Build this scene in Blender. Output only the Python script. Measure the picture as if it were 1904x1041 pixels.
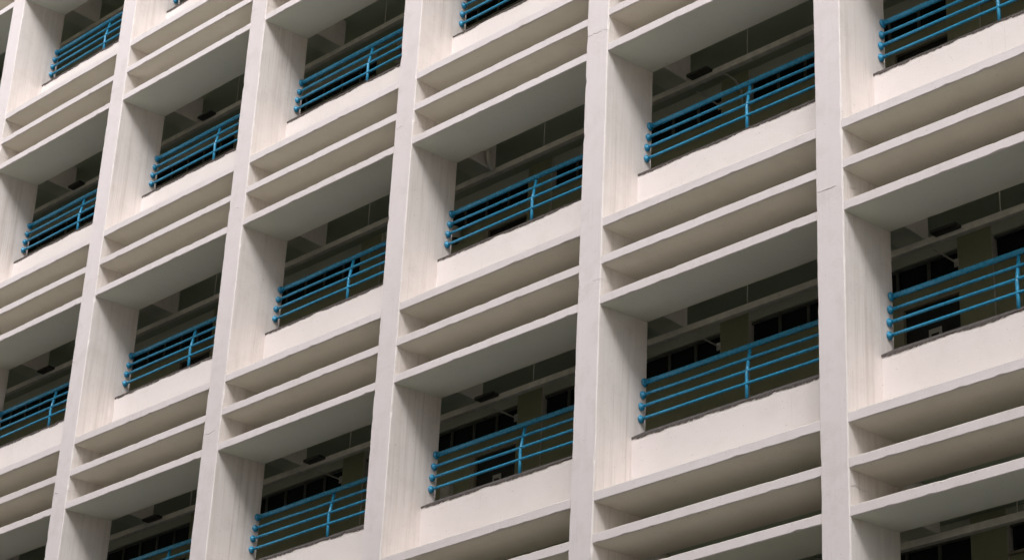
import bpy, bmesh, math, random
from mathutils import Vector, noise
random.seed(7)
sc = bpy.context.scene
for o in list(bpy.data.objects):
    bpy.data.objects.remove(o)
C = sc.collection
R = math.radians

# ---------------------------------------------------------------- camera, sky, sun, exposure
ZO = 16.70                       # height of the reference window head above the street
cam_d = bpy.data.cameras.new('camera')
cam = bpy.data.objects.new('camera', cam_d)
C.objects.link(cam)
cam.location = (26.736, -17.1713, -15.0907 + ZO)
cam.rotation_euler = (2.03838, -0.045448, 0.780157)
cam_d.sensor_width = 36.0
cam_d.lens = 4309.26 / 1904 * 36.0
cam_d.clip_end = 3000
sc.camera = cam

SUN_EL, SUN_AZ = 45.0, 28.0      # azimuth measured from the facade's normal towards +x
wd = bpy.data.worlds.new('World')
sc.world = wd
wd.use_nodes = True
nt = wd.node_tree
nt.nodes.clear()
sky = nt.nodes.new('ShaderNodeTexSky')
sky.sky_type = 'NISHITA'
sky.sun_disc = False
sky.sun_elevation = R(SUN_EL)
sky.sun_rotation = R(180 - SUN_AZ)
sky.air_density = 1.0
sky.dust_density = 4.0
sky.ozone_density = 1.0
hs = nt.nodes.new('ShaderNodeHueSaturation')      # cloud cover: a nearly grey sky
hs.inputs['Saturation'].default_value = 0.16
bg = nt.nodes.new('ShaderNodeBackground')
bg.inputs['Strength'].default_value = 0.10
out = nt.nodes.new('ShaderNodeOutputWorld')
nt.links.new(sky.outputs[0], hs.inputs['Color'])
nt.links.new(hs.outputs[0], bg.inputs['Color'])
nt.links.new(bg.outputs[0], out.inputs['Surface'])

sl = bpy.data.lights.new('sun', 'SUN')
sl.energy = 1.5
sl.angle = R(32)
sl.color = (1.0, 0.965, 0.93)
sun = bpy.data.objects.new('sun', sl)
C.objects.link(sun)
d = Vector((math.sin(R(SUN_AZ)) * math.cos(R(SUN_EL)), -math.cos(R(SUN_AZ)) * math.cos(R(SUN_EL)), math.sin(R(SUN_EL))))
sun.rotation_euler = (-d).to_track_quat('-Z', 'Y').to_euler()
sun.location = (10, -30, 60)

vs = sc.view_settings
vs.view_transform = 'Standard'
vs.look = 'None'
vs.gamma = 1.0
vs.use_curve_mapping = False
vs.exposure = 1.08
sc.cycles.max_bounces = 7
sc.cycles.diffuse_bounces = 6
sc.cycles.use_denoising = True

# ---------------------------------------------------------------- measures of the building
H = 3.4          # storey height
B = 3.4662       # bay pitch
PW = 0.354       # pillar width
OW = B - PW      # opening width
DP = 0.82        # depth of pillars and fins
YB = 2.36        # corridor's back wall
ZF = -2.42       # corridor floor below a storey's window head
ZC = 0.75        # corridor ceiling above a storey's window head
BAYS = range(-3, 6)
ROWS = range(-3, 4)
X_MIN, X_MAX = BAYS[0] * B - PW, (BAYS[-1] + 1) * B
Z_TOP = 3 * H + 2.6 + ZO

# ---------------------------------------------------------------- materials
class NT:
    def __init__(s, name):
        s.m = bpy.data.materials.new(name)
        s.m.use_nodes = True
        s.t = s.m.node_tree
        s.b = s.t.nodes['Principled BSDF']
        s.pos = s.t.nodes.new('ShaderNodeNewGeometry')
    def n(s, typ, **kw):
        nd = s.t.nodes.new(typ)
        for k, v in kw.items():
            setattr(nd, k, v)
        return nd
    def link(s, a, b):
        s.t.links.new(a, b)
    def put(s, sock, v):
        if isinstance(v, (int, float)):
            sock.default_value = v
        elif isinstance(v, tuple):
            sock.default_value = v if len(v) == len(sock.default_value) else (*v, 1)
        else:
            s.link(v, sock)
    def math(s, op, a, b=0.0, c=0.0, clamp=False):
        nd = s.n('ShaderNodeMath', operation=op, use_clamp=clamp)
        s.put(nd.inputs[0], a)
        s.put(nd.inputs[1], b)
        s.put(nd.inputs[2], c)
        return nd.outputs[0]
    def scaled(s, v):
        nd = s.n('ShaderNodeVectorMath', operation='MULTIPLY')
        s.link(s.pos.outputs['Position'], nd.inputs[0])
        nd.inputs[1].default_value = v
        return nd.outputs[0]
    def noise(s, scale, detail=3.0, rough=0.55, vec=None):
        nd = s.n('ShaderNodeTexNoise')
        nd.inputs['Scale'].default_value = scale
        nd.inputs['Detail'].default_value = detail
        nd.inputs['Roughness'].default_value = rough
        s.link(vec if vec is not None else s.pos.outputs['Position'], nd.inputs['Vector'])
        return nd.outputs['Fac']
    def ramp(s, fac, lo, hi, a=0.0, b=1.0):
        nd = s.n('ShaderNodeMapRange', clamp=True)
        s.put(nd.inputs['Value'], fac)
        for k, v in (('From Min', lo), ('From Max', hi), ('To Min', a), ('To Max', b)):
            s.put(nd.inputs[k], v)
        return nd.outputs[0]
    def mix(s, fac, a, b, blend='MIX'):
        nd = s.n('ShaderNodeMix', data_type='RGBA', blend_type=blend)
        s.put(nd.inputs['Factor'], fac)
        s.put(nd.inputs[6], a)
        s.put(nd.inputs[7], b)
        return nd.outputs[2]
    def bump(s, height, dist, strength=1.0):
        nd = s.n('ShaderNodeBump')
        nd.inputs['Distance'].default_value = dist
        nd.inputs['Strength'].default_value = strength
        s.link(height, nd.inputs['Height'])
        s.link(nd.outputs[0], s.b.inputs['Normal'])
    def color(s, c):
        s.put(s.b.inputs['Base Color'], c)
    def rough(s, r):
        s.put(s.b.inputs['Roughness'], r)

def paint(name, col, dirt, streak=0.5, joints=False, grime=0.35):
    k = NT(name)
    sep = k.n('ShaderNodeSeparateXYZ')
    k.link(k.pos.outputs['Position'], sep.inputs[0])
    sn = k.n('ShaderNodeSeparateXYZ')
    k.link(k.pos.outputs['True Normal'], sn.inputs[0])
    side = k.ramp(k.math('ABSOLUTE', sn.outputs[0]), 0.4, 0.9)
    up = k.ramp(sn.outputs[2], 0.3, 0.8)
    big = k.noise(0.55, 4)
    blotch = k.noise(3.2, 5, 0.65)
    # lines left by the vertical shuttering boards, strongest on the sides of the pillars
    st = k.noise(1.0, 4, 0.7, k.scaled((14, 14, 0.30)))
    st2 = k.noise(1.0, 2, 0.5, k.scaled((55, 55, 0.8)))
    patch = k.ramp(k.noise(0.9, 3), 0.36, 0.64)
    fine = k.noise(55, 4, 0.7)
    c = k.mix(k.ramp(big, 0.3, 0.7, 0, 0.6), col, tuple(a * b for a, b in zip(col, (0.93, 0.925, 0.92))))
    c = k.mix(k.math('MULTIPLY', side, 0.85), c, (0.79, 0.732, 0.712))      # warm light bounced off the soffits, painted into the side faces
    c = k.mix(k.ramp(blotch, 0.50, 0.78, 0, grime), c, dirt)
    sfac = k.math('MULTIPLY', k.ramp(st, 0.48, 0.72), k.math('MULTIPLY_ADD', side, 0.8, 0.12))
    sfac = k.math('MULTIPLY', sfac, k.math('MULTIPLY_ADD', patch, 0.75, 0.25))
    c = k.mix(k.math('MULTIPLY', sfac, streak), c, dirt)
    # pale limewash drips
    drip = k.math('MULTIPLY', k.ramp(k.noise(1.0, 2, 0.5, k.scaled((31, 31, 0.45))), 0.63, 0.70), k.math('MULTIPLY', side, k.ramp(k.noise(1.7, 2), 0.46, 0.6)))
    c = k.mix(k.math('MULTIPLY', drip, 0.5), c, (0.88, 0.84, 0.82))
    # rain runs: broken vertical stains
    run = k.math('MULTIPLY', k.ramp(st2, 0.6, 0.75), k.ramp(k.noise(1.3, 2), 0.5, 0.66))
    c = k.mix(k.math('MULTIPLY', run, 0.30), c, (0.30, 0.27, 0.25))
    # pits and specks
    spk = k.ramp(k.noise(38, 1, 0.4), 0.74, 0.79)
    c = k.mix(k.math('MULTIPLY', spk, 0.45), c, (0.22, 0.20, 0.19))
    # dust lying on ledges
    c = k.mix(k.math('MULTIPLY', up, 0.8), c, (0.61, 0.555, 0.47))
    h = k.math('ADD', k.math('MULTIPLY', st, k.math('MULTIPLY_ADD', side, 0.9, 0.25)),
               k.math('MULTIPLY', fine, 0.25))
    h = k.math('ADD', h, k.math('MULTIPLY', blotch, 0.5))
    if joints:
        w = k.math('MULTIPLY_ADD', k.noise(9, 4, 0.65), 0.14, k.math('MULTIPLY', k.noise(1.1, 1), 0.16))
        zz = k.math('ADD', sep.outputs[2], w)
        md = k.math('FLOORED_MODULO', k.math('SUBTRACT', zz, ZO + 0.46 - 20 * H), H)
        dd = k.math('ABSOLUTE', k.math('SUBTRACT', md, 0.0))
        line = k.ramp(dd, 0.004, 0.016, 1, 0)
        gate = k.ramp(k.noise(3.4, 3), 0.47, 0.60)
        line = k.math('MULTIPLY', line, gate)
        scr = k.math('MULTIPLY', k.ramp(k.noise(1.0, 4, 0.7, k.scaled((9, 9, 34))), 0.66, 0.72), k.ramp(k.noise(1.9, 2), 0.58, 0.68))
        c = k.mix(k.math('MULTIPLY', scr, 0.5), c, (0.30, 0.27, 0.27))
        c = k.mix(k.math('MULTIPLY', line, 0.22), c, (0.24, 0.22, 0.22))
        # rougher repair band just under the joint
        band = k.math('MULTIPLY', k.ramp(md, H - 0.42, H - 0.02), k.ramp(k.noise(22, 3), 0.42, 0.62))
        c = k.mix(k.math('MULTIPLY', band, 0.16), c, dirt)
        h = k.math('SUBTRACT', h, k.math('MULTIPLY', line, 1.2))
    oi = k.n('ShaderNodeObjectInfo')        # each piece was painted on another day
    tone = k.ramp(oi.outputs['Random'], 0.0, 1.0, 0.0, 0.5)
    c = k.mix(tone, c, k.mix(1.0, c, (0.915, 0.90, 0.885), 'MULTIPLY'))
    k.color(c)
    k.rough(0.8)
    k.b.inputs['Specular IOR Level'].default_value = 0.25
    k.bump(h, 0.010, 0.6)
    return k.m

WHITE = (0.80, 0.738, 0.765)
M = {}
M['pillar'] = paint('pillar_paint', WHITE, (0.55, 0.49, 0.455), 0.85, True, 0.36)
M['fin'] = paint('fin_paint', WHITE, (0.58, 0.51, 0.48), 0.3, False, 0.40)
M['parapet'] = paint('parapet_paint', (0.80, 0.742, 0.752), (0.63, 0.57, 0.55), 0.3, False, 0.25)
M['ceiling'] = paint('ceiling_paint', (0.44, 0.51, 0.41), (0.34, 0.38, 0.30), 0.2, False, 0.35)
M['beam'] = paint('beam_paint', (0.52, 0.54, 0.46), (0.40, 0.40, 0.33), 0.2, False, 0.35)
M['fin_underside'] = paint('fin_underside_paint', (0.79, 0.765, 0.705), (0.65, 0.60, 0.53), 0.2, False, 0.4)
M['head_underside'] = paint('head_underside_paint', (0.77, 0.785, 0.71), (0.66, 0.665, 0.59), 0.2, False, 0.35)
M['shading_block_wall'] = paint('shading_block_paint', (0.60, 0.575, 0.47), (0.46, 0.44, 0.35), 0.3, False, 0.4)
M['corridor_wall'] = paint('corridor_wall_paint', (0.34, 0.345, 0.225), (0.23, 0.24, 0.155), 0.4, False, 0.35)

def simple(name, col, rough, var=0.12, spec=0.5, bump=0.0, scale=9.0, metallic=0.0):
    k = NT(name)
    nz = k.noise(scale, 4, 0.6)
    c = k.mix(k.ramp(nz, 0.3, 0.75), col, tuple(v * (1 - 2.2 * var) for v in col))
    k.color(c)
    k.rough(k.ramp(k.noise(scale * 2.3, 3), 0.3, 0.7, max(0.02, rough - 0.1), min(1, rough + 0.1)))
    k.b.inputs['Specular IOR Level'].default_value = spec
    k.b.inputs['Metallic'].default_value = metallic
    if bump:
        k.bump(k.noise(scale * 6, 4, 0.7), bump)
    return k.m

M['cement'] = simple('bare_cement', (0.135, 0.120, 0.116), 0.9, 0.2, 0.2, 0.008, 14)
M['blue'] = simple('blue_enamel', (0.032, 0.345, 0.62), 0.30, 0.13, 0.6, 0.0008, 12)
M['tray'] = simple('galvanised_tray', (0.66, 0.64, 0.58), 0.6, 0.12, 0.4)
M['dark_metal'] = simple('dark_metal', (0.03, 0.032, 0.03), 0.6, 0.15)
M['frame'] = simple('window_frame_paint', (0.10, 0.10, 0.085), 0.5, 0.15)
M['pane'] = simple('dark_window_glass', (0.006, 0.008, 0.008), 0.12, 0.1, 0.5)  # near-black base stands in for the unlit rooms behind the panes
M['door'] = simple('dark_door_leaf', (0.012, 0.012, 0.012), 0.45, 0.2)
M['door_frame'] = simple('door_frame_paint', (0.34, 0.31, 0.23), 0.6, 0.12)
M['pale_plastic'] = simple('pale_plastic', (0.60, 0.58, 0.54), 0.5, 0.08)
M['floor'] = simple('corridor_floor_tile', (0.22, 0.20, 0.18), 0.7, 0.15)
M['core'] = simple('building_render', (0.45, 0.42, 0.40), 0.85, 0.12, 0.2)
kp = NT('street_paving')
kp.color(kp.mix(kp.ramp(kp.noise(0.35, 6, 0.65), 0.3, 0.7), (0.40, 0.37, 0.27), (0.50, 0.46, 0.34)))
kp.rough(0.9)
kp.bump(kp.noise(30, 4, 0.7), 0.01)
M['street'] = kp.m
M['unseen_lawn'] = simple('unseen_lawn_grass', (0.042, 0.085, 0.045), 0.95, 0.2, 0.1, 0.03, 3)
M['asphalt'] = simple('unseen_road_asphalt', (0.050, 0.056, 0.048), 0.9, 0.15, 0.2, 0.01, 5)

# ---------------------------------------------------------------- mesh helpers
def mesh_obj(name, verts, faces, mat, parent=None, loc=(0, 0, 0), smooth=False):
    me = bpy.data.meshes.new(name)
    me.from_pydata(verts, [], faces)
    bm = bmesh.new()
    bm.from_mesh(me)
    bmesh.ops.recalc_face_normals(bm, faces=bm.faces)
    bm.to_mesh(me)
    bm.free()
    me.materials.append(M[mat])
    if smooth:
        me.polygons.foreach_set('use_smooth', [True] * len(me.polygons))
    return inst(name, me, parent, loc)

def inst(name, me, parent=None, loc=(0, 0, 0)):
    o = bpy.data.objects.new(name, me)
    C.objects.link(o)
    o.parent = parent
    o.location = loc
    return o

def empty(name, loc, label=None, cat=None, group=None):
    o = bpy.data.objects.new(name, None)
    o.empty_display_size = 0.2
    C.objects.link(o)
    o.location = loc
    if label:
        tag(o, label, cat, group)
    return o

def tag(o, label, cat, group=None):
    o['label'] = label
    o['category'] = cat
    if group:
        o['group'] = group

def box_data(x0, x1, y0, y1, z0, z1):
    v = [(x, y, z) for z in (z0, z1) for y in (y0, y1) for x in (x0, x1)]
    f = [(0, 1, 3, 2), (4, 6, 7, 5), (0, 4, 5, 1), (2, 3, 7, 6), (0, 2, 6, 4), (1, 5, 7, 3)]
    return v, f

def chamfer_box_mesh(name, x0, x1, y0, y1, z0, z1, mat, ch=0.006):
    v, f = box_data(x0, x1, y0, y1, z0, z1)
    bm = bmesh.new()
    vs_ = [bm.verts.new(p) for p in v]
    for q in f:
        bm.faces.new([vs_[i] for i in q])
    bmesh.ops.recalc_face_normals(bm, faces=bm.faces)
    if ch:
        bmesh.ops.bevel(bm, geom=list(bm.edges), offset=ch, segments=1, affect='EDGES')
    me = bpy.data.meshes.new(name)
    bm.to_mesh(me)
    bm.free()
    me.materials.append(M[mat])
    return me

def sweep_x(sections, xs):
    """sections: for each x a closed list of (y, z)."""
    n = len(sections[0])
    v, f = [], []
    for x, s in zip(xs, sections):
        v += [(x, y, z) for y, z in s]
    for i in range(len(xs) - 1):
        for j in range(n):
            a, b = i * n + j, i * n + (j + 1) % n
            f.append((a, b, b + n, a + n))
    f.append(tuple(range(n))[::-1])
    f.append(tuple((len(xs) - 1) * n + j for j in range(n)))
    return v, f

def tube(path, r, sides=14, caps=True):
    v, f = [], []
    pts = [Vector(p) for p in path]
    for i, p in enumerate(pts):
        a = pts[max(i - 1, 0)]
        b = pts[min(i + 1, len(pts) - 1)]
        t = (b - a).normalized()
        ref = Vector((1, 0, 0)) if abs(t.x) < 0.8 else Vector((0, 0, 1))
        u = t.cross(ref).normalized()
        w = t.cross(u).normalized()
        for k in range(sides):
            an = 2 * math.pi * k / sides
            q = p + (u * math.cos(an) + w * math.sin(an)) * r
            v.append(tuple(q))
    for i in range(len(pts) - 1):
        for k in range(sides):
            a, b = i * sides + k, i * sides + (k + 1) % sides
            f.append((a, b, b + sides, a + sides))
    if caps:
        f.append(tuple(range(sides)))
        f.append(tuple((len(pts) - 1) * sides + k for k in range(sides)))
    return v, f

def mesh_of(name, data, mat, smooth_angle=None):
    me = bpy.data.meshes.new(name)
    me.from_pydata(data[0], [], data[1])
    bm = bmesh.new()
    bm.from_mesh(me)
    bmesh.ops.recalc_face_normals(bm, faces=bm.faces)
    bm.to_mesh(me)
    bm.free()
    me.materials.append(M[mat])
    if smooth_angle:
        me.polygons.foreach_set('use_smooth', [len(p.vertices) == 4 for p in me.polygons])
    return me

def wob(x, y, z, s=1.0):
    return noise.noise(Vector((x, y, z)) * s)

# ---------------------------------------------------------------- the ground
g = mesh_obj('ground', [(-600, -600, 0), (600, -600, 0), (600, 600, 0), (-600, 600, 0)], [(0, 1, 2, 3)], 'street')
g['kind'] = 'structure'
g = mesh_obj('unseen_lawn', [(-120, -5, 0.004), (120, -5, 0.004), (120, -0.6, 0.004), (-120, -0.6, 0.004)], [(0, 1, 2, 3)], 'unseen_lawn')  # unseen grass strip added to make the upward bounce darker and greener
g['kind'] = 'structure'
g = mesh_obj('unseen_road', [(-300, -22, 0.004), (300, -22, 0.004), (300, -5.02, 0.004), (-300, -5.02, 0.004)], [(0, 1, 2, 3)], 'asphalt')  # unseen dark road added to weaken the bounce onto the lower soffits
g['kind'] = 'structure'

# ---------------------------------------------------------------- the building
bld = empty('concrete_building', (0, 0, 0), 'tall off-white concrete building with a grid of pillars, louvre fins and open corridors', 'building')

# pillars: full height, edges worn and slightly uneven
def pillar(b):
    xr = b * B
    xs0, xs1 = xr - PW, xr
    zs = []
    z = 0.0
    while z < Z_TOP:
        zs.append(z)
        z += 0.085
    zs.append(Z_TOP)
    v, f = [], []
    for z in zs:
        ch = 0.009
        e1 = wob(b * 7.3, z, 0.0, 2.1) * 0.0035 + wob(b * 7.3, z, 5, 11) * 0.0025
        e2 = wob(b * 7.3, z, 9.0, 2.1) * 0.0035 + wob(b * 7.3, z, 15, 11) * 0.0025
        c1 = ch + (0.016 * random.random() if random.random() < 0.10 else 0.003 * random.random())
        c2 = ch + (0.016 * random.random() if random.random() < 0.10 else 0.003 * random.random())
        fy = wob(b * 3.1, z, 20, 0.9) * 0.004
        v += [(xs0 + e1, DP, z), (xs0 + e1, fy + c1, z), (xs0 + e1 + c1, fy, z),
              (xs1 + e2 - c2, fy, z), (xs1 + e2, fy + c2, z), (xs1 + e2, DP, z)]
    n = 6
    for i in range(len(zs) - 1):
        for j in range(n):
            a, c = i * n + j, i * n + (j + 1) % n
            f.append((a, c, c + n, a + n))
    f.append(tuple(range(n)))
    f.append(tuple((len(zs) - 1) * n + j for j in range(n)))
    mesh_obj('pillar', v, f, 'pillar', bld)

for b in list(BAYS) + [BAYS[-1] + 1]:
    pillar(b)

# fins: horizontal blades between the pillars, undersides rising towards the back
def fin_mesh(name, rise, thick, seed, front):
    nx = 40
    xs = [OW * i / nx for i in range(nx + 1)]
    secs = []
    rnd = random.Random(seed)
    for x in xs:
        e = wob(x, seed * 3.7, 0, 1.2) * 0.004 + wob(x, seed * 3.7, 4, 8) * 0.0013
        t = wob(x, seed * 3.7, 9, 1.2) * 0.004 + wob(x, seed * 3.7, 14, 8) * 0.0015
        cb = 0.008 + (0.014 * rnd.random() if rnd.random() < 0.10 else 0.002 * rnd.random())
        ct = 0.008 + (0.012 * rnd.random() if rnd.random() < 0.12 else 0.002 * rnd.random())
        fy = front + wob(x, seed, 30, 0.8) * 0.003
        secs.append([(fy + cb, e), (fy, e + cb), (fy, thick + t - ct), (fy + ct, thick + t), (DP - 0.01, thick), (DP - 0.01, rise)])
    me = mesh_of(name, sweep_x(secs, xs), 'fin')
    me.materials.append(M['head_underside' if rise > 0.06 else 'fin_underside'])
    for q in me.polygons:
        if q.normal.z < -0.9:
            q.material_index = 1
    return me

FIN = {1: [fin_mesh('fin', 0.045, 0.122, s, 0.006) for s in (1, 2, 3)],
       2: [fin_mesh('fin', 0.045, 0.118, s, 0.006) for s in (4, 5, 6)],
       3: [fin_mesh('fin', 0.077, 0.118, s, 0.006) for s in (7, 8, 9)]}
FZ = {1: 0.999, 2: 0.507, 3: 0.0}

# parapet and its bare cement sill
PY = 0.60
def parapet_mesh(seed):
    xs = [OW * i / 30 for i in range(31)]
    secs = []
    for x in xs:
        fy = PY + wob(x, seed, 3, 0.9) * 0.004
        secs.append([(fy, -H + 1.128), (fy, -1.462), (0.845, -1.30), (0.845, -H + 1.128)])
    return mesh_of('parapet', sweep_x(secs, xs), 'parapet')
PARA = [parapet_mesh(s) for s in (1, 2, 3)]

def sill_mesh(seed):
    rnd = random.Random(seed * 13)
    n = 190
    xs = [0.0] + sorted(OW * (i + rnd.uniform(-0.35, 0.35)) / n for i in range(1, n)) + [OW]
    secs = []
    lo = -1.474
    for i, x in enumerate(xs):
        base = -1.478 + 0.008 * wob(x, seed * 5.1, 0, 1.1)
        lo = base + 0.034 * max(0, wob(x, seed * 5.1, 2, 4)) + 0.016 * max(0, wob(x, seed * 5.1, 12, 14)) + rnd.uniform(-0.006, 0.006)
        if rnd.random() < 0.07:
            lo += rnd.uniform(0.005, 0.02)
        top = -1.448 + 0.004 * wob(x, seed, 8, 4) + rnd.uniform(-0.002, 0.002)
        lo = min(lo, top - 0.003)
        fy = PY - 0.009
        secs.append([(fy, lo), (fy, top), (0.85, -1.276), (0.86, -1.276), (0.86, -1.30), (fy + 0.05, lo + 0.005)])
    return mesh_of('sill_cap', sweep_x(secs, xs), 'cement')
SILL = [sill_mesh(s) for s in (1, 2, 3, 4)]

# corridor pieces
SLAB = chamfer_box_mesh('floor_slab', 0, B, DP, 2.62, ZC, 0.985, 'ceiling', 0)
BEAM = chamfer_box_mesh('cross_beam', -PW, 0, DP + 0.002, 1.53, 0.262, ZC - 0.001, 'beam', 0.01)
FLOOR = chamfer_box_mesh('corridor_floor', 0, B, 0.87, YB, ZF - 0.002, ZF + 0.02, 'floor', 0)
XP0, XP1 = -0.19, 0.27
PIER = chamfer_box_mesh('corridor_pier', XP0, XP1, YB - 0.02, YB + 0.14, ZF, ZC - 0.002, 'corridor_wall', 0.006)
XW0, XW1 = XP1, B + XP0
LINTEL = chamfer_box_mesh('lintel', XW0, XW1, YB, YB + 0.14, 0.58, ZC - 0.003, 'beam', 0)
TRANS = chamfer_box_mesh('transom_wall', XW0, XW1, YB, YB + 0.14, 0.06, 0.25, 'corridor_wall', 0)
LEDGE = chamfer_box_mesh('ledge', XW0, XW1, YB - 0.05, YB - 0.001, 0.215, 0.245, 'door_frame', 0.004)
LEDGE2 = chamfer_box_mesh('ledge', XW0, XW1, YB - 0.035, YB - 0.001, 0.075, 0.10, 'door_frame', 0.004)
XD0 = 2.43
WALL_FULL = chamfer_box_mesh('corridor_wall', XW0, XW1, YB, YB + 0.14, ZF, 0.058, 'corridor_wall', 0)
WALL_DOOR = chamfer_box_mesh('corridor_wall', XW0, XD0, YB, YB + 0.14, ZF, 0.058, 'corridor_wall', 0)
DOOR = chamfer_box_mesh('door', XD0 + 0.09, XW1 - 0.005, YB + 0.03, YB + 0.08, ZF + 0.03, 0.015, 'door', 0.003)
def door_frame_mesh():
    v, f = [], []
    for bx in ((XD0 + 0.002, XD0 + 0.088, YB - 0.015, YB + 0.1, ZF + 0.021, 0.056), (XD0 + 0.089, XW1 - 0.002, YB - 0.012, YB + 0.1, 0.018, 0.055)):
        a, q = box_data(*bx)
        f += [tuple(i + len(v) for i in t) for t in q]
        v += a
    return mesh_of('door_frame', (v, f), 'door_frame')
DFRAME = door_frame_mesh()
DHANDLE = mesh_of('handle', tube([(XD0 + 0.18, YB + 0.03, ZF + 1.0), (XD0 + 0.18, YB - 0.02, ZF + 1.0), (XD0 + 0.30, YB - 0.02, ZF + 1.0)], 0.01, 8), 'tray')
NM = 7
PITCH = (XW1 - XW0) / NM
def frame_mesh():
    v, f = [], []
    for bx in ((XW0 + 0.001, XW1 - 0.001, YB + 0.03, YB + 0.08, 0.251, 0.281), (XW0 + 0.001, XW1 - 0.001, YB + 0.03, YB + 0.08, 0.548, 0.579)):
        a, q = box_data(*bx)
        f += [tuple(i + len(v) for i in t) for t in q]
        v += a
    return mesh_of('frame', (v, f), 'frame')
WFRAME = frame_mesh()
MULL = chamfer_box_mesh('mullion', -0.02, 0.02, YB + 0.028, YB + 0.078, 0.282, 0.547, 'frame', 0.003)
PANE = chamfer_box_mesh('pane', 0.021, PITCH - 0.021, YB + 0.05, YB + 0.056, 0.283, 0.546, 'pane', 0)

# ---------------------------------------------------------------- visibility of a cell in the photograph (only decides what is worth building)
bpy.context.view_layer.update()
from bpy_extras.object_utils import world_to_camera_view
sc.render.resolution_x, sc.render.resolution_y = 1024, 559
def in_frame(pt, mx=0.0):
    q = world_to_camera_view(sc, cam, Vector(pt))
    return -mx <= q.x <= 1 + mx and -mx <= q.y <= 1 + mx
def cell_seen(b, r, mx=0.0, part=(0.15, 0.5, 1.0, 1.5, 2.0, 2.5, 2.9)):
    zh = ZO - r * H
    return any(in_frame((b * B + x, 0.74, zh + z), mx) for x in part for z in (-0.72, -1.2))

cells = [(b, r) for r in ROWS for b in BAYS]
for (b, r) in cells:
    at = (b * B, 0, ZO - r * H)
    for k in (1, 2, 3):
        inst('fin', random.choice(FIN[k]), bld, (at[0], 0, at[2] + FZ[k] + random.uniform(-0.003, 0.003)))
    p = inst('parapet', random.choice(PARA), bld, at)
    inst('sill_cap', random.choice(SILL), p)
    inst('floor_slab', SLAB, bld, at)
    inst('cross_beam', BEAM, bld, at)
    inst('corridor_floor', FLOOR, bld, at)
    inst('corridor_pier', PIER, bld, at)
    inst('lintel', LINTEL, bld, at)
    t = inst('transom_wall', TRANS, bld, at)
    inst('ledge', LEDGE, t)
    inst('ledge', LEDGE2, t)
    if b % 2:
        inst('corridor_wall', WALL_DOOR, bld, at)
        dr = inst('door', DOOR, bld, at)
        inst('door_frame', DFRAME, dr)
        inst('handle', DHANDLE, dr)
    else:
        inst('corridor_wall', WALL_FULL, bld, at)
    w = bpy.data.objects.new('window', None)
    C.objects.link(w)
    w.parent = bld
    w.location = at
    inst('frame', WFRAME, w)
    for i in range(NM):
        if i:
            inst('mullion', MULL, w, (XW0 + i * PITCH, 0, 0))
        inst('pane', PANE, w, (XW0 + i * PITCH, 0, 0))

# rest of the block: classrooms behind, ends, roof and street level
zlow = ZO - 3 * H + ZF
def part(name, bx, mat):
    v, f = box_data(*bx)
    return mesh_obj(name, v, f, mat, bld)
part('rear_block', (X_MIN, X_MAX, 2.63, 11.0, 0.0, Z_TOP - 0.2), 'core')
part('end_wall', (X_MIN - 0.2, X_MIN - 0.002, 0.05, 11.0, 0.0, Z_TOP), 'core')
part('end_wall', (X_MAX + 0.002, X_MAX + 0.2, 0.05, 11.0, 0.0, Z_TOP), 'core')
part('roof_slab', (X_MIN, X_MAX, 0.83, 11.0, Z_TOP - 0.19, Z_TOP), 'core')
part('street_wall', (X_MIN, X_MAX, 0.84, 2.6, 0.0, zlow - 0.01), 'core')

# ---------------------------------------------------------------- unseen block added behind the viewer to shade the lower storeys
FB_Y, FB_H, FB_X0, FB_X1 = -34.0, 47.0, -75.0, 46.0
fb = empty('unseen_shading_block', (0, FB_Y, 0), 'unseen cream block added behind the viewer to shade the lower storeys', 'building')
v, f = box_data(FB_X0, FB_X1, -14.0, 0.0, 0.0, FB_H)
mesh_obj('wall', v, f, 'shading_block_wall', fb)
v, f = [], []
wz = 1.0
while wz < FB_H - 2:
    a_, q_ = box_data(FB_X0 + 1, FB_X1 - 1, 0.002, 0.05, wz, wz + 1.4)
    f += [tuple(i + len(v) for i in t) for t in q_]
    v += a_
    wz += 3.1
wb = mesh_obj('window_band', v, f, 'pane', fb)
wb['kind'] = 'stuff'
v, f = box_data(FB_X0 - 0.2, FB_X1 + 0.2, -14.2, 0.2, FB_H + 0.002, FB_H + 0.8)
mesh_obj('roof', v, f, 'shading_block_wall', fb)

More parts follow.
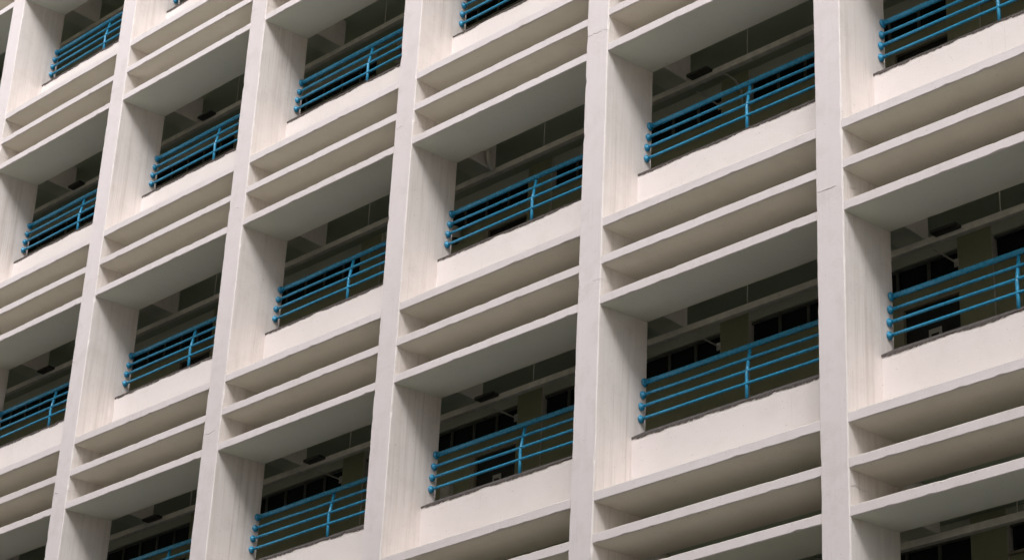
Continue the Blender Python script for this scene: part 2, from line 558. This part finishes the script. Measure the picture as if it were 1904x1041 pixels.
# ---------------------------------------------------------------- railings
RY = [0.78, 0.755, 0.735, 0.73]
RZ = [-0.708, -0.872, -1.025, -1.180]
RR = [0.031, 0.0175, 0.0175, 0.0175]
def rail_mesh(i, seed):
    path = []
    for k in range(13):
        x = 0.006 + (OW - 0.012) * k / 12
        path.append((x, RY[i] + 0.003 * wob(x, seed, i, 1.3), RZ[i] + 0.004 * wob(x, seed, i + 7, 1.1)))
    return mesh_of('rail', tube(path, RR[i], 14), 'blue', True)
RAIL = [[rail_mesh(i, s) for s in (1, 2, 3)] for i in range(4)]
def post_mesh():
    path = [(0, 0.738, -1.375), (0, 0.737, -1.2), (0, 0.733, -1.06), (0, 0.735, -1.045), (0, 0.741, -1.022), (0, 0.798, -0.715)]
    return mesh_of('post', tube(path, 0.0205, 14), 'blue', True)
POST = post_mesh()
def flange_mesh():
    prof = [(0.0005, 0.052), (0.014, 0.052), (0.020, 0.047), (0.024, 0.030), (0.042, 0.026)]
    v, f = [], []
    S = 18
    for x, r in prof:
        for k in range(S):
            a = 2 * math.pi * k / S
            v.append((x, r * math.cos(a), r * math.sin(a)))
    for i in range(len(prof) - 1):
        for k in range(S):
            a, c = i * S + k, i * S + (k + 1) % S
            f.append((a, c, c + S, a + S))
    f.append(tuple(range(S)))
    f.append(tuple((len(prof) - 1) * S + k for k in range(S)))
    return mesh_of('flange', (v, f), 'blue', True)
FLANGE = flange_mesh()

ORD = ['first', 'second', 'third', 'fourth', 'fifth', 'sixth', 'seventh', 'eighth']
seen = [c for c in cells if cell_seen(*c)]
near = [c for c in cells if c not in seen and cell_seen(*c, mx=0.10)]
cols = sorted({b for b, r in seen})
COLN = {}
for i, b in enumerate(cols):
    COLN[b] = ('leftmost' if i == 0 else 'rightmost' if i == len(cols) - 1 else ORD[i] + ' from left')
def railing_label(b, r):
    rows = sorted(q for bb, q in seen if bb == b)
    i = rows.index(r)
    n = len(rows)
    if n == 1:
        w = 'only'
    elif i == 0:
        w = 'topmost'
    elif i == n - 1:
        w = 'lowest'
    else:
        w = ORD[i] + ' from top'
    return 'blue four-bar railing, %s in the %s column of openings' % (w, COLN[b])

for (b, r) in seen + near:
    lab = railing_label(b, r) if (b, r) in seen else 'blue four-bar railing in an opening beyond the edge of the picture'
    rl = empty('railing', (b * B, 0, ZO - r * H), lab, 'railing', 'blue railings in the corridor openings')
    for i in range(4):
        inst('top_rail' if i == 0 else 'rail', random.choice(RAIL[i]), rl)
        for sx, x in ((1, 0.006), (-1, OW - 0.006)):
            fl = inst('flange', FLANGE, rl, (x, RY[i], RZ[i]))
            s = 1.0 if i == 0 else 0.90
            fl.scale = (sx, s, s)
    inst('post', POST, rl, (OW / 2 + random.uniform(-0.02, 0.02), 0, 0))

# ---------------------------------------------------------------- cable trays hung under the corridor ceilings
TRAY = chamfer_box_mesh('channel', X_MIN + 0.05, X_MAX - 0.05, 1.45, 1.525, 0.176, 0.258, 'tray', 0.004)
ROD = mesh_of("rod", tube([(0, 1.487, 0.259), (0, 1.487, ZC - 0.002)], 0.006, 6), 'tray')
DARK_BOX = chamfer_box_mesh('dark_box', 0.03, 0.36, 1.33, 1.448, 0.222, 0.258, 'dark_metal', 0.002)  # made-up flat box, standing in for a dark pocket beside the beam
TL = {-2: 'top left corner of the picture', -1: 'second storey from the top left',
      0: 'storey crossing just above the middle', 1: 'storey crossing just below the middle',
      2: 'storey in the bottom right corner'}
for r in range(-2, 3):
    t = empty('cable_tray', (0, 0, ZO - r * H), 'pale cable tray under the corridor ceiling, ' + TL[r], 'cable tray', 'cable trays under the corridor ceilings')
    inst('channel', TRAY, t)
    for b in BAYS:
        inst('rod', ROD, t, (b * B + 0.95, 0, 0))
        inst('rod', ROD, t, (b * B + 2.35, 0, 0))
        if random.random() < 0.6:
            inst('dark_box', DARK_BOX, t, (b * B + random.uniform(-0.03, 0.18), 0, 0))

# ---------------------------------------------------------------- small things in the corridors
def spot(b, r, x, y, z):
    return (b * B + x, y, ZO - r * H + z)
def place_of(b, r):
    return railing_label(b, r).split(', ')[1].replace('the ', '', 1).replace(' of openings', '')

# thin arms on the piers that carry class plates
for b, r in ((2, 1), (3, 1), (4, 1), (3, 0), (1, 1)):
    o = empty('plate_arm', spot(b, r, -0.20, YB - 0.02, 0.38), 'thin pale arm on corridor wall behind railing %s' % place_of(b, r), 'bracket', 'class plate arms')
    v, f = tube([(0, -0.001, 0), (0, -0.46, 0.0)], 0.011, 8)
    mesh_obj('arm', v, f, 'pale_plastic', o)
    v, f = box_data(-0.03, 0.03, -0.012, -0.0005, -0.05, 0.05)
    mesh_obj('wall_plate', v, f, 'pale_plastic', o)

# notices on the dark doors
for b, r, w, h in ((4, 1, 0.17, 0.13), (2, 1, 0.15, 0.12)):
    o = empty('door_notice', spot(b, r, -0.55, YB + 0.028, -0.37), 'small pale notice on dark door behind railing %s' % place_of(b, r), 'notice')
    v, f = box_data(-w / 2, w / 2, -0.012, -0.001, -h / 2, h / 2)
    n_ = mesh_obj('panel', v, f, 'pale_plastic', o)
    v, f = box_data(-w * 0.3, w * 0.3, -0.0145, -0.0125, -h * 0.2, h * 0.02)
    mesh_obj('print', v, f, 'dark_metal', o)

# wall lamp: pale cylinder with black globe
o = empty('wall_lamp', spot(2, 0, -1.52, YB - 0.12, 0.03), 'pale wall lamp with black underside behind railing %s' % place_of(2, 0), 'lamp')
def lathe(prof, S=18):
    v, f = [], []
    for r_, z_ in prof:
        v += [(r_ * math.cos(2 * math.pi * k / S), r_ * math.sin(2 * math.pi * k / S), z_) for k in range(S)]
    for i in range(len(prof) - 1):
        for k in range(S):
            a_, c_ = i * S + k, i * S + (k + 1) % S
            f.append((a_, c_, c_ + S, a_ + S))
    f.append(tuple(range(S)))
    f.append(tuple((len(prof) - 1) * S + k for k in range(S)))
    return v, f
v, f = lathe([(0.075, 0.0), (0.085, 0.02), (0.085, 0.16), (0.06, 0.19), (0.02, 0.20)])
mesh_obj('housing', v, f, 'pale_plastic', o, smooth=True)
v, f = lathe([(0.015, -0.075), (0.05, -0.06), (0.075, -0.03), (0.080, -0.001)])
mesh_obj('globe', v, f, 'dark_metal', o, smooth=True)
v, f = tube([(0, 0.05, 0.1), (0, 0.119, 0.1)], 0.02, 8)
mesh_obj('arm', v, f, 'pale_plastic', o)

# pale boxes on the wall beside the door
o = empty('switch_box', spot(2, 1, -1.44, YB - 0.001, -0.36), 'pale switch box beside door behind railing %s' % place_of(2, 1), 'box')
v, f = box_data(-0.09, 0.09, -0.07, 0, -0.10, 0.10)
mesh_obj('case', v, f, 'pale_plastic', o)
v, f = box_data(-0.07, 0.07, -0.074, -0.0705, -0.08, 0.08)
mesh_obj('cover', v, f, 'tray', o)

# ceiling box with a curved pipe
o = empty('ceiling_box', spot(3, 0, -0.25, 2.05, ZC), 'pale ceiling box with curved pipe above railing %s' % place_of(3, 0), 'pipe fitting')
v, f = lathe([(0.09, -0.09), (0.12, -0.07), (0.12, -0.001)])
mesh_obj('box', v, f, 'tray', o, smooth=True)
v, f = tube([(0.09, 0, -0.05), (0.20, 0.02, -0.06), (0.32, 0.08, -0.10), (0.40, 0.17, -0.18), (0.42, 0.26, -0.30), (0.42, 0.285, -0.5)], 0.014, 8)
mesh_obj('pipe', v, f, 'beam', o, smooth=True)
# elbow of pale pipe between tray and beam
o = empty('pipe_elbow', spot(2, 0, 0.06, 1.40, 0.25), 'pale pipe elbow above railing %s' % place_of(2, 0), 'pipe')
v, f = tube([(0, 0.045, -0.03), (0, -0.02, 0.0), (0.01, -0.07, 0.05), (0.02, -0.10, 0.14), (0.02, -0.11, 0.497)], 0.035, 10)
mesh_obj('pipe', v, f, 'pale_plastic', o, smooth=True)
v, f = lathe([(0.045, -0.02), (0.045, 0.02)], 12)
mesh_obj('collar', v, f, 'tray', o, loc=(0.02, -0.105, 0.2))
